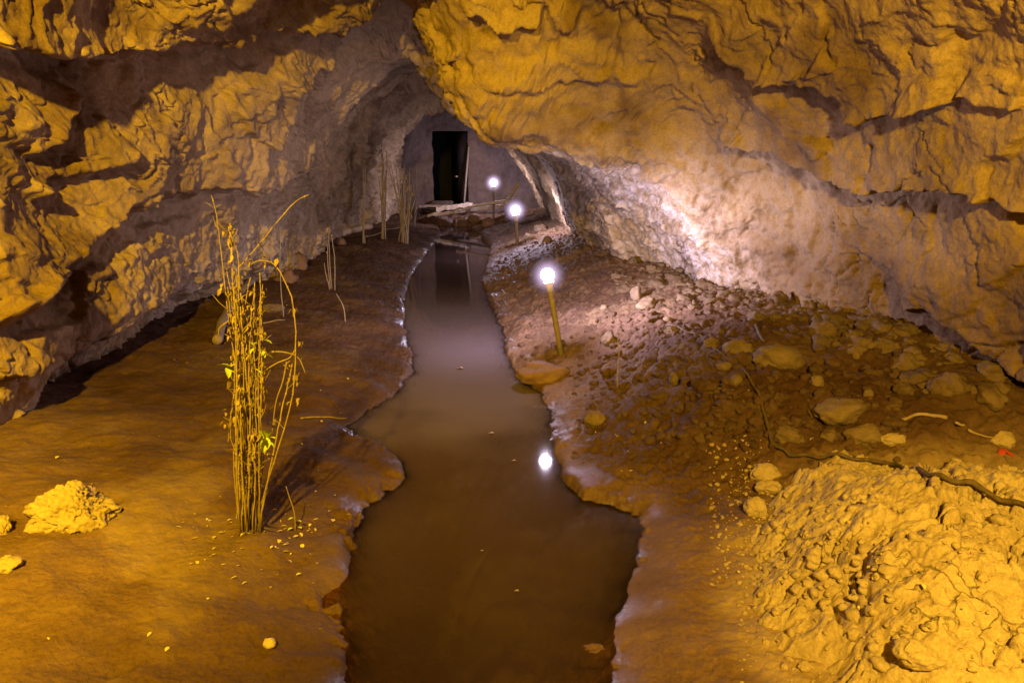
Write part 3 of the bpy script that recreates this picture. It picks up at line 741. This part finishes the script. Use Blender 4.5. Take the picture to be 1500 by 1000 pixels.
for k in range(34):
    b = rg.uniform(346, 384); top = rg.uniform(395, 600); lean = rg.uniform(-22, 12)
    special.append([(b, rg.uniform(764, 774)), (b + lean * .25 + rg.normal() * 4, 770 - .35 * (770 - top)), (b + lean * .6 + rg.normal() * 5, 770 - .7 * (770 - top)), (b + lean + rg.normal() * 4, top)])
for k, pts in enumerate(special):
    dy0 = rg.uniform(-.07, .07); dy1 = dy0 + rg.uniform(-.10, .10)
    path = smooth_path([P_at(px + rg.normal() * .8, py, dy0 + (dy1 - dy0) * i / len(pts)) for i, (px, py) in enumerate(pts)], 26)
    path[0] -= [0, 0, .05]
    path += np.cumsum(rg.normal(size=path.shape) * .0019, 0)
    r0 = rg.uniform(.0026, .0047)
    bm = bmesh.new(); tube(bm, path, list(np.linspace(r0, r0 * .45, 26)), 6)
    for j in range(4, 25, 4):                       # nodes along the stalk
        tube(bm, [path[j] - [0, 0, .004], path[j] + [0, 0, .004]], r0 * 1.25 * (1 - .4 * j / 26), 6)
    for j in rg.integers(5, 25, 3):
        a = rg.uniform(0, 6.28); ln = rg.uniform(.025, .085); q = path[j]
        tube(bm, [q, q + np.array([math.cos(a) * ln * .5, math.sin(a) * ln * .35, ln * .45]), q + np.array([math.cos(a) * ln * .8, math.sin(a) * ln * .6, ln * rg.uniform(.5, 1.1)])], [r0 * .5, r0 * .4, r0 * .2], 4)
    st = obj('stem', bm, M['straw'], plant)
    if k < 8:
        bm = bmesh.new()
        for j in ([25, 24, 22, 19, 14, 11, 8] if k != 2 else [6, 7, 8, 12]): 
            if rg.random() < .75 and not (k == 4 and j > 15): crumple_bm(bm, path[j] + rg.normal(size=3) * .014, rg.uniform(.014, .028), rg, 4 if j < 24 else 7)
        if len(bm.verts): obj('withered_leaves', bm, M['deadleaf'], st)
        else: bm.free()
    else:
        bm = bmesh.new()
        for j in rg.integers(6, 26, 7): crumple_bm(bm, path[j] + rg.normal(size=3) * .012, rg.uniform(.010, .026), rg, 3)
        obj('withered_leaves', bm, M['deadleaf'], st)
    stems.append((st, path))
for (px, py, sz, d) in ((326,534,24,(-1,-.2,.3)),(334,545,16,(.5,-.5,-.6)),(388,498,22,(1,-.2,.1)),(384,516,18,(.8,-.6,-.3)),(393,520,15,(1,.2,-.2)),(388,634,24,(.4,-.5,1)),(388,650,24,(.1,-.6,-1)),(398,640,12,(1,-.3,.2)),(398,650,12,(1,-.3,-.6)),(371,502,16,(.4,-.8,.2)),(368,515,18,(-.6,-.5,-.4)),(380,545,14,(.8,-.3,-.7))):
    bm = bmesh.new(); q = P_at(px, py, -.03); s_ = px_size(np.array(root), sz)
    leaf_bm(bm, q - Vector(d).normalized() * s_ * .5, d, s_, .25, .36)
    host = min(stems, key=lambda t: min((Vector(c) - q).length for c in t[1]))
    c = min((Vector(c) for c in host[1]), key=lambda c: (c - q).length)
    tube(bm, [c, q - Vector(d).normalized() * s_ * .45], .0016, 4)
    o = obj('leaf', bm, M['leaf'], host[0])
bm = bmesh.new()                                    # dry twigs at the side
for pts in ([(380,548),(405,532),(424,524),(432,512)], [(398,515),(418,516),(437,524),(448,548)], [(420,530),(414,560),(404,590),(398,640)], [(345,585),(338,610),(334,650)], [(335,470),(322,480),(320,492)]):
    tube(bm, smooth_path([P_at(*q, -.02 + .01 * i) for i, q in enumerate(pts)], 14), list(np.linspace(.0035, .0018, 14)), 5)
obj('twigs', bm, M['straw'], plant)
bm = bmesh.new()
for k in range(26):
    q = Vector((rg.normal() * .012, rg.normal() * .012, .004)); a = rg.uniform(0, 6.28)
    tube(bm, [q, q + Vector((math.cos(a) * .05, math.sin(a) * .05, .008)), q + Vector((math.cos(a) * .10, math.sin(a) * .08, rg.uniform(-.015, .005)))], [.003, .0024, .0012], 4)
obj('roots', bm, M['bark'], plant)

def small_plant(base, stalks, label, group, rad, leafy=True):
    g = on_ground(*base); t = thing('dried_plant', label, 'plant', g, group)
    for k, pts in enumerate(stalks):
        dy = rg.uniform(-.05, .05)
        path = smooth_path([Vector(at_y(px, py, g[1] + dy)) - Vector(g) for px, py in pts], 16)
        path[0] -= [0, 0, .06]; path += np.cumsum(rg.normal(size=path.shape) * rad * .25, 0)
        bm = bmesh.new(); tube(bm, path, list(np.linspace(rad, rad * .5, 16)), 5)
        st = obj('stem', bm, M['greystraw'], t)
        if leafy and k % 2 == 0:
            bm = bmesh.new()
            for j in (9, 12, 14, 15): crumple_bm(bm, path[j], rad * rg.uniform(3.5, 7), rg, 1)
            obj('withered_leaves', bm, M['deadleaf'], st)
G2 = 'clumps of dry stalks on the far left bank'
def bunch(bx, by, spread, tops, fan): return [[(bx + rg.uniform(-spread, spread), by), (bx + f * .45 + rg.normal() * 1, (by * .55 + ty * .45)), (bx + f + rg.normal() * 1.5, ty)] for ty, f in zip(tops, fan)]
small_plant((533, 356), bunch(533, 354, 2, [228, 262, 240, 290], [-2, 1, 3, -4]), 'thin pair of dry stalks, leftmost of the far clumps beside the pale log', G2, .011)
small_plant((561, 350), bunch(561, 348, 4, [208, 225, 232, 260, 250, 240, 290, 218], [-3, 0, 3, -5, 4, 2, -2, 6]), 'narrow upright clump of dry stalks just right of the pale log', G2, .013)
small_plant((591, 356), bunch(592, 354, 9, [235, 248, 262, 240, 255, 270, 280, 246, 300, 236, 258, 290, 244, 266], [-18, -12, -6, 0, 4, 8, 12, -9, 15, -22, 2, 18, 9, -2]), 'bushiest fanned clump of dry stalks among the far plants', G2, .013)
small_plant((608, 332), bunch(608, 330, 2, [240, 262, 275], [2, -1, 4]), 'slender dry stalks, rightmost of the far clumps', G2, .010)
small_plant((486, 424), [[(484,422),(480,380),(482,334)],[(487,424),(484,380),(483,340)],[(490,420),(489,385),(484,345)],[(482,418),(478,400),(475,384)]], 'small drooping tuft of four dry stalks midway along the left bank', None, .007)
small_plant((416, 462), [[(415,460),(412,420),(410,335)]], 'single tall thin dry stalk behind the big stalk bundle', None, .006, False)
small_plant((905, 576), [[(904,574),(906,530),(905,490)]], 'single thin upright straw on the right rubble slope', None, .005, False)
small_plant((507, 470), [[(506,472),(502,450),(492,432)]], 'short bent dry straw on the left bank', None, .006, False)
g = on_ground(432, 776); t = thing('sprout', 'tiny seedling with round pale leaves right of the big stalk bundle', 'sprout', g)
bm = bmesh.new(); tube(bm, smooth_path([Vector(at_y(px, py, g[1])) - Vector(g) for px, py in ((433,778),(431,750),(424,728),(419,712))], 12), list(np.linspace(.0035, .0014, 12)), 5); st = obj('stem', bm, M['straw'], t)
for px, py, d in ((430,758,(-1,-.5,0)), (435,762,(1,-.5,.2)), (429,773,(-1,-.6,0)), (436,771,(1,-.6,.1))):
    bm = bmesh.new(); leaf_bm(bm, Vector(at_y(px, py, g[1] - .01)) - Vector(g), d, .022, .2, .45); obj('leaf', bm, M['leaf'], st)

# ------------------------------------------------------------------ clay heap on the right
hx = np.linspace(.35, 3.0, 620); hy = np.linspace(.7, 3.4, 620)
HX, HY = np.meshgrid(hx, hy); PP = np.stack([HX.ravel(), HY.ravel(), 0 * HX.ravel()], -1)
hd = inside_dist(PP[:, 0] + .05 * fbm(PP * 5, 4, 401, .6), PP[:, 1] + .05 * fbm(PP * 5, 4, 402, .6), HP)
base = ground(HX, HY, False)[0].ravel()
wp = np.stack([fbm(PP * 4, 3, 410), fbm(PP * 4, 3, 411), 0 * hd], -1)
f1, f2, idv = worley((PP + .07 * wp) * 5.5, 12); e1, e2, ide = worley((PP + .05 * wp) * 13, 13)
g1, g2, gid = worley((PP + .02 * wp) * 30, 16)
dome = lambda f, r: np.sqrt(np.clip(1 - (f / r)**2, 0, 1))
hz_ = .065 * (1 - np.exp(-np.clip(hd, 0, None) / .12)) + .17 * sstep(.03, .55, hd) + .05 * fbm(PP * 2, 3, 412)
msk = sstep(-.15, .25, fbm(PP * 1.7 + 5, 2, 413)); edg = sstep(0, .05, hd)
hz_ += edg * (.040 * (idv - .40) * sstep(.0, .07, f2 - f1) - .05 * sstep(.04, .0, f2 - f1) * msk)
hz_ += edg * (.030 * ide * dome(e1, .62) * (.4 + .6 * msk) + .012 * gid * dome(g1, .6) - .03 * sstep(.07, 0, e2 - e1) * sstep(.05, .3, fbm(PP * 3 + 9, 2, 414)))
hz_ += .012 * terrace(fbm(PP * 5, 5, 415, .6), 5, .08) + .010 * fbm(PP * 20, 4, 416, .65)
hz_ = np.where(hd > 0, hz_, -.06 + hd * .5)
keep = hd > -.06
zz = base + np.clip(hz_, -.12, 1)
mesh = np.stack([HX, HY, zz.reshape(HX.shape)], -1)
heap = grid_mesh('clay_heap', mesh, M['clay'])
bm = bmesh.new(); bm.from_mesh(heap.data); kk = keep
bmesh.ops.delete(bm, geom=[v for v in bm.verts if not kk[v.index]], context='VERTS'); bm.to_mesh(heap.data); bm.free()
heap.data.polygons.foreach_set('use_smooth', np.full(len(heap.data.polygons), True))
tag(heap, 'broad heap of dry cracked yellow clay filling the lower right corner', 'clay heap')
def hz_at(x, y):
    i = int(np.clip(np.searchsorted(hx, x), 0, 619)); j = int(np.clip(np.searchsorted(hy, y), 0, 619))
    k = j * 620 + i
    return max(gz(x, y), float(zz[k])) if keep[k] else gz(x, y)
def on_top(px, py): return march(px, py, hz_at)

# ------------------------------------------------------------------ clods and stones
add_rock('clay_clod', 97, 735, 118, 92, M['clay'], 'large cracked yellow clod of clay lying alone on the left bank', 'clod', 31, rough=.25, cuts=3, sub=6, crack=.20, sink=.42)
add_rock('clay_clod', -4, 768, 34, 34, M['clay'], 'small clod cut by the left edge of the picture, left of the large cracked clod', 'clod', 32, crack=.2, sink=.35, sub=5)
add_rock('clay_clod', 6, 826, 44, 26, M['clay'], 'low crumbling clod at the left edge below the large cracked clod', 'clod', 33, crack=.12, sink=.35)
add_rock('small_stone', 394, 942, 20, 16, M['scrap'], 'small pale yellow stone on the bare mud at the lower left', 'stone', 34, sub=3)
ROCKS = [
 (1085,508,48,28,'flat angular stone at the upper end of the right rubble, left of the two-lobed lump'), (1143,520,74,42,'two-lobed pale lump of earth under the right wall'),
 (1197,556,24,19,'rounded stone below the two-lobed lump near the right wall'), (1062,535,22,13,'small flat pale stone by the upper end of the long root'),
 (1079,555,20,17,'small rounded stone touching the top of the long root'), (1240,599,86,36,'large smooth loaf-shaped stone below the right wall'),
 (1273,574,15,14,'little knob of stone on the far side of the loaf-shaped stone'), (1158,634,44,32,'dark half-buried stone right of the long root bend'),
 (1214,635,28,26,'squarish stone in the shade below the loaf-shaped stone'), (1270,632,54,34,'pale rough lump right of the squarish stone'),
 (1312,640,40,22,'low wedge of earth behind the clay heap crest'), (1122,689,44,28,'pale lump on the corner of the clay heap below the root bend'),
 (1127,713,40,24,'rounded lump second down on the left edge of the clay heap'), (1108,740,36,36,'knobbly lump third down on the left edge of the clay heap'),
 (1472,641,34,26,'lump of earth near the red scrap at the right edge'), (985,482,24,15,'pale oblong pebble at the start of the thin twig on the right slope'),
 (979,467,16,12,'pale round pebble higher up the right slope beside the twig'), (988,552,20,22,'pale pointed stone standing on the right rubble slope'),
 (874,611,34,25,'yellow angular stone at the water edge on the right bank'), (797,541,80,36,'flat dark slab at the waterline below the nearest lamp'),
 (933,426,18,24,'upright pale stone against the foot of the right wall'), (951,441,38,20,'broad stone at the foot of the right wall'),
 (884,449,12,10,'tiny white pebble on the lit slope right of the nearest lamp'), (893,494,26,22,'rounded stone on the crest of the right slope'),
 (437,380,32,34,'grey boulder in the dark gap under the left wall'), (419,404,36,24,'flat stone in front of the grey boulder under the left wall'),
 (398,450,32,16,'pale low stone behind the stalk bundle'), (516,322,26,26,'dark rounded rock beside the pale log'), (498,352,20,14,'small rock left of the pale log'),
 (1044,500,24,20,'brown stone crossed by the thin twig on the right slope'), (1180,975,22,16,'small pale clod on the smooth mud at the bottom edge'), (1352,960,70,34,'cracked pale lump at the lower foot of the clay heap'),
 (792,333,22,14,'white-lit rubble stone behind the middle lamp'), (777,346,24,12,'flat white-lit stone right of the middle lamp'), (800,350,18,16,'lit stone against the foot of the far right rock'),
 (868,968,60,34,'half-submerged smooth lump at the right water edge at the bottom'),
]
for k, (px, py, w_, h_, lab) in enumerate(ROCKS):
    mt = M['darkstone'] if k in (19, 24, 25, 27, 28, 35) else (M['clay'] if k in (10, 11, 12, 13, 14, 30, 31) else M['stone'])
    o = add_rock('clod' if mt is M['clay'] else 'stone', px, py, w_, h_, mt, lab, 'clod' if mt is M['clay'] else 'stone', 50 + k, sink=.38, rough=.22, cuts=6 if k not in (5, 2, 4) else 2, sub=4 if w_ > 20 else 3, crack=.05 if mt is M['clay'] else 0)
    if k in (11, 12, 13, 31): p = on_top(px, py + h_ * .4); o.location = (p[0], p[1] + .02, p[2] + .015)
    if k == 35: o.location.z = -.030; o.data.materials[0] = M['mud']

def scatter(name, n, regs, smin, smax, material, label, seed, mind=.03, sub=2, place=None):
    place = place or on_ground
    r2 = np.random.default_rng(seed); vs, fs, nv = [], [], 0
    protos = []
    for k in range(7):
        me = rock_mesh('tmp', (1, .85, .7), 700 + k, rough=.4, cuts=8, sub=sub)
        V = np.array([v.co[:] for v in me.vertices]); Fc = np.array([p.vertices[:] for p in me.polygons]); bpy.data.meshes.remove(me); protos.append((V, Fc))
    for _ in range(n):
        x0, x1, y0, y1 = regs[r2.integers(len(regs))]
        p = place(r2.uniform(x0, x1), r2.uniform(y0, y1))
        if ground_e(p[0], p[1]) < mind or p[1] < 1: continue
        s_ = smin * (smax / smin) ** (r2.random() ** 2.6); V, Fc = protos[r2.integers(7)]
        a = r2.uniform(0, 6.28); R = np.array([[math.cos(a), -math.sin(a), 0], [math.sin(a), math.cos(a), 0], [0, 0, 1]])
        vs.append((V * s_ * r2.uniform(.7, 1.2, 3)) @ R.T + p + [0, 0, s_ * r2.uniform(-.45, .1)]); fs.append(Fc + nv); nv += len(V)
    me = bpy.data.meshes.new(name); V = np.concatenate(vs); Fc = np.concatenate(fs)
    me.from_pydata(V.tolist(), [], Fc.tolist()); me.materials.append(material)
    me.polygons.foreach_set('use_smooth', np.full(len(me.polygons), True))
    o = bpy.data.objects.new(name, me); COL.objects.link(o); tag(o, label, None, None, 'stuff'); return o
def ground_e(x, y):
    r = int(np.clip(np.searchsorted(gy, y), 0, GR - 1)); return float(np.interp(x, GX[r], GE[r]))
scatter('gravel', 2300, [(840,1110,420,660),(840,1110,480,680),(760,960,400,480),(1000,1330,500,680),(760,900,430,560),(730,820,320,380)], .005, .040, M['crumb'], 'loose reddish earth crumbs and gravel over the right bank slope', 3)
scatter('gravel', 420, [(400,600,370,600),(250,420,440,560),(480,640,320,400)], .005, .022, M['crumb'], 'loose earth crumbs scattered over the left bank', 4)
scatter('clay_crumbs', 700, [(1080,1250,820,1000),(1080,1180,700,900),(1040,1130,640,860),(1040,1130,640,860),(1150,1320,900,1000)], .004, .016, M['clay'], 'small dry crumbs of yellow clay scattered on the smooth mud', 6)

scatter('clay_crumbs', 260, [(1130,1500,730,980),(1110,1300,720,900)], .006, .034, M['clay'], 'broken clods and crumbs lying loose on the clay heap', 8, place=on_top)

scatter('rubble', 420, [(900,1010,385,425),(1000,1110,405,450),(1090,1210,420,470),(1200,1330,445,510),(1320,1480,480,575)], .022, .10, M['earthclod'], 'broken earth and rubble banked against the foot of the right wall', 21, mind=.3, sub=3)
scatter('rubble', 420, [(860,1120,440,600),(960,1330,480,640)], .022, .065, M['crumb'], 'dark broken clods half sunk in the right bank slope', 22, mind=.12, sub=3)

# leaf litter
bm = bmesh.new(); r2 = np.random.default_rng(9)
for k in range(200):
    reg = [(250,470,760,830,1), (300,520,720,880,1), (0,500,620,980,.9), (850,1100,430,700,1), (1080,1480,580,960,1), (420,600,520,680,.8), (330,420,430,520,1)][r2.choice(7, p=[.30,.12,.06,.20,.18,.06,.08])]
    p = on_top(r2.uniform(*reg[:2]), r2.uniform(*reg[2:4]))
    if ground_e(p[0], p[1]) < .02: continue
    a = r2.uniform(0, 6.28); s_ = r2.uniform(.008, .022) * reg[4] * (1 + .1 * p[1])
    leaf_bm(bm, p + np.array([0, 0, .004]), (math.cos(a), math.sin(a), r2.uniform(-.15, .3)), s_, r2.uniform(-.3, .5), r2.uniform(.1, .4))
tag(obj('leaf_litter', bm, M['litter']), 'flecks of dry leaf and straw strewn over the mud', kind='stuff')

# ------------------------------------------------------------------ root, twigs, logs, planks
def lying(name, pts, r0, r1, material, label, cat, lift=.6, n=40, sides=8, wob=.3, top=True):
    r0 *= 1.0; path = smooth_path([(on_top if top else on_ground)(*q) for q in pts], n)
    for i, c in enumerate(path):
        path[i][2] = max(hz_at(c[0] + ox, c[1] + oy) for ox in (-.015, 0, .015) for oy in (-.015, 0, .015)) + r0 * lift
    path[1:-1] = (path[:-2] + 2 * path[1:-1] + path[2:]) / 4
    r2 = np.random.default_rng(len(label)); path += np.cumsum(r2.normal(size=path.shape) * r0 * wob * .4, 0) * [1, 1, .3]
    bm = bmesh.new(); tube(bm, path, [(r0 + (r1 - r0) * i / n) * r2.uniform(.85, 1.15) for i in range(n)], sides)
    return tag(obj(name, bm, material), label, cat)
lying('root', [(1089,543),(1104,572),(1116,605),(1125,635),(1131,656),(1150,669),(1165,674),(1200,676),(1250,679),(1310,686),(1345,692),(1385,705),(1430,722),(1465,740),(1510,765)], .007, .010, M['bark'], 'long brown root bent along the clay heap crest on the right', 'root', lift=1.1, n=70)
lying('twig', [(975,478),(1000,484),(1024,492),(1040,506),(1056,519),(1068,530)], .004, .0035, M['bark'], 'thin dark twig lying on the upper right slope', 'twig', n=20)
lying('twig', [(1107,478),(1112,490),(1119,504)], .010, .008, M['bark'], 'short thick twig leaning by the flat angular stone', 'twig', n=12)
lying('twig', [(440,614),(480,612),(508,614)], .005, .004, M['straw'], 'thin pale twig lying flat near the left water edge', 'twig', n=14)
lying('twig', [(376,478),(395,474),(418,470)], .007, .005, M['straw'], 'short pale stick lying just behind the stalk bundle', 'twig', n=12)
lying('twig', [(1308,622),(1340,612),(1368,612),(1388,616)], .008, .009, M['wood'], 'pale crooked bit of wood behind the clay heap crest', 'twig', n=14)
lying('twig', [(1398,626),(1412,628)], .007, .005, M['wood'], 'tiny pale chip right of the pale crooked wood', 'chip', n=6)
lying('twig', [(1418,632),(1432,638),(1452,644)], .007, .003, M['wood'], 'yellowish splinter nearest the red scrap', 'twig', n=10)
lying('branch', [(318,505),(324,480),(338,448),(360,425),(378,408),(388,388),(392,368)], .035, .028, M['hose'], 'thick curved branch leaning up under the left wall behind the stalks', 'branch', .8, 30, 12, .06)
lying('log', [(500,346),(512,343),(527,339),(543,336)], .060, .055, M['palewood'], 'pale cut log lying by the far dry stalks', 'log', .8, 12, 14, .02)
lying('branch', [(600,303),(616,306),(630,314),(640,322)], .05, .035, M['bark'], 'dark crooked branch at the head of the channel on the left', 'branch', .8, 14, 8)
lying('branch', [(536,348),(560,342),(588,334)], .016, .010, M['straw'], 'pale straight stick lying across the foot of the far stalks', 'stick', .8, 12, 6)
def plank(name, pa, pb, Y0, Y1, wd, th, label, cat, material):
    a = Vector(at_y(*pa, Y0)); b = Vector(at_y(*pb, Y1)); d = b - a; o_bm = bmesh.new(); n = 14
    side = d.cross(Vector((0, 0, 1))).normalized() * wd / 2; up = Vector((0, 0, th)); r2 = np.random.default_rng(len(label)); rows = []
    for i in range(n):
        c = a + d * (i / (n - 1)) + Vector((0, 0, r2.normal() * th * .15)); w_ = r2.uniform(.85, 1.1)
        rows.append([o_bm.verts.new(c - side * w_), o_bm.verts.new(c + side * w_), o_bm.verts.new(c + side * w_ + up), o_bm.verts.new(c - side * w_ + up)])
    for q, r_ in zip(rows[:-1], rows[1:]):
        for k in range(4): o_bm.faces.new((q[k], q[(k + 1) % 4], r_[(k + 1) % 4], r_[k]))
    o_bm.faces.new(rows[0]); o_bm.faces.new(rows[-1][::-1])
    return tag(obj(name, o_bm, material, smooth=False), label, cat)
plank('plank', (630, 317), (735, 304), 16.9, 16.4, .30, .06, 'rough plank laid across the head of the channel below the doorway', 'plank', M['palewood'])
plank('plank', (615, 304), (700, 301), 17.9, 17.8, .22, .05, 'second narrower board lying behind the rough plank', 'plank', M['wood'])
plank('plank', (742, 299), (759, 272), 15.4, 15.9, .07, .07, 'narrow board leaning up to the right of the farthest lamp', 'board', M['palewood'])
plank('plank', (668, 309), (752, 294), 16.0, 15.9, .16, .05, 'splintered plank lying above the rough plank toward the farthest lamp', 'plank', M['palewood'])
plank('log', (640, 309), (692, 303), 17.3, 17.2, .14, .10, 'short squared log between the two planks below the doorway', 'log', M['palewood'])
for k, (px, py, w_, h_) in enumerate(((706,304,16,12),(738,300,16,10),(775,292,14,12),(757,294,22,12),(765,283,14,14),(695,320,20,14),(715,326,22,14))):
    add_rock('stone', px, py, w_, h_, M['stone'] if k < 5 else M['darkstone'], ['rough stone left of the farthest lamp', 'rough stone right of the farthest lamp', 'pale stone at the right foot of the far rubble', 'jagged pale stone under the leaning board', 'upright pale stone beside the top of the leaning board', 'dark clod at the right end of the plank by the water', 'larger dark clod beside the water beyond the middle lamp'][k], 'stone', 130 + k, sub=3)

# red scrap, floating leaves
p = on_top(1480, 670); bm = bmesh.new(); r2 = np.random.default_rng(2); rows = []
for i in range(10):
    t = i / 9; c = Vector((-.05 + .16 * t, .02 * math.sin(t * 7), .012 + .015 * math.sin(t * 9)))
    w_ = .016 + .008 * math.sin(i * 1.9); rows.append([bm.verts.new(c + Vector((0, -w_, -.006))), bm.verts.new(c + Vector((0, 0, .006))), bm.verts.new(c + Vector((.004, w_, 0)))])
for a, b in zip(rows[:-1], rows[1:]):
    for k in range(2): bm.faces.new((a[k], a[k + 1], b[k + 1], b[k]))
o = obj('plastic_scrap', bm, M['red']); o.location = p; tag(o, 'crumpled scrap of red plastic at the right edge of the clay heap', 'scrap')
for px, py, s_, lab in ((675,540,.052,'yellow floating leaf fleck farthest along the water'), (720,635,.034,'yellow floating fleck mid-channel left of the lamp reflection'), (753,675,.024,'dim small fleck floating just left of the lamp reflection'), (757,866,.018,'small fleck floating near the bottom of the channel'), (706,807,.014,'tiny fleck floating left of the channel middle')):
    c = at_z(px, py, .004); bm = bmesh.new()
    leaf_bm(bm, (-s_ / 2, 0, .002), (1, .2, .05), s_, .15, .35); leaf_bm(bm, (0, s_ * .1, .002), (.6, 1, .05), s_ * .6, .1, .4)
    o = obj('floating_leaf', bm, M['scrap']); o.location = c; tag(o, lab, 'floating leaf', 'flecks floating on the water')
# ------------------------------------------------------------------ camera, lights, world
w = bpy.data.worlds.new('World'); SC.world = w; w.use_nodes = True
w.node_tree.nodes['Background'].inputs[0].default_value = (1, .60, .14, 1); w.node_tree.nodes['Background'].inputs[1].default_value = .07
cam = bpy.data.cameras.new('camera'); co = bpy.data.objects.new('camera', cam); COL.objects.link(co)
co.location = CAM; co.rotation_euler = (math.pi / 2 - PITCH, 0, 0)
cam.sensor_width = 36; cam.lens = 36 * F / 1500; cam.clip_start = .05; cam.clip_end = 200; SC.camera = co
def flood(loc, aim, e, c, r, deg, blend):
    l = bpy.data.lights.new('amber_floodlight', 'SPOT'); l.energy = e; l.color = c; l.shadow_soft_size = r
    l.spot_size = math.radians(deg); l.spot_blend = blend
    o = bpy.data.objects.new('amber_floodlight', l); o.location = loc; COL.objects.link(o)
    o.rotation_euler = (Vector(aim) - Vector(loc)).to_track_quat('-Z', 'Y').to_euler(); return o
flood((-1.05, -.2, 2.72), (-3.2, 3.7, 1.35), 2150, (1, .62, .025), .05, 108, .75)
flood((.80, -.3, 2.32), (2.3, 2.7, 1.0), 1080, (1, .615, .06), .08, 112, .85)
SC.view_settings.view_transform = 'Standard'; SC.view_settings.look = 'None'; SC.view_settings.exposure = 0; SC.view_settings.gamma = 1
SC.render.engine = 'CYCLES'
cy = SC.cycles
cy.use_denoising = True; cy.max_bounces = 6; cy.diffuse_bounces = 3; cy.glossy_bounces = 2; cy.transparent_max_bounces = 8
cy.sample_clamp_indirect = 3.0; cy.caustics_reflective = False; cy.caustics_refractive = False
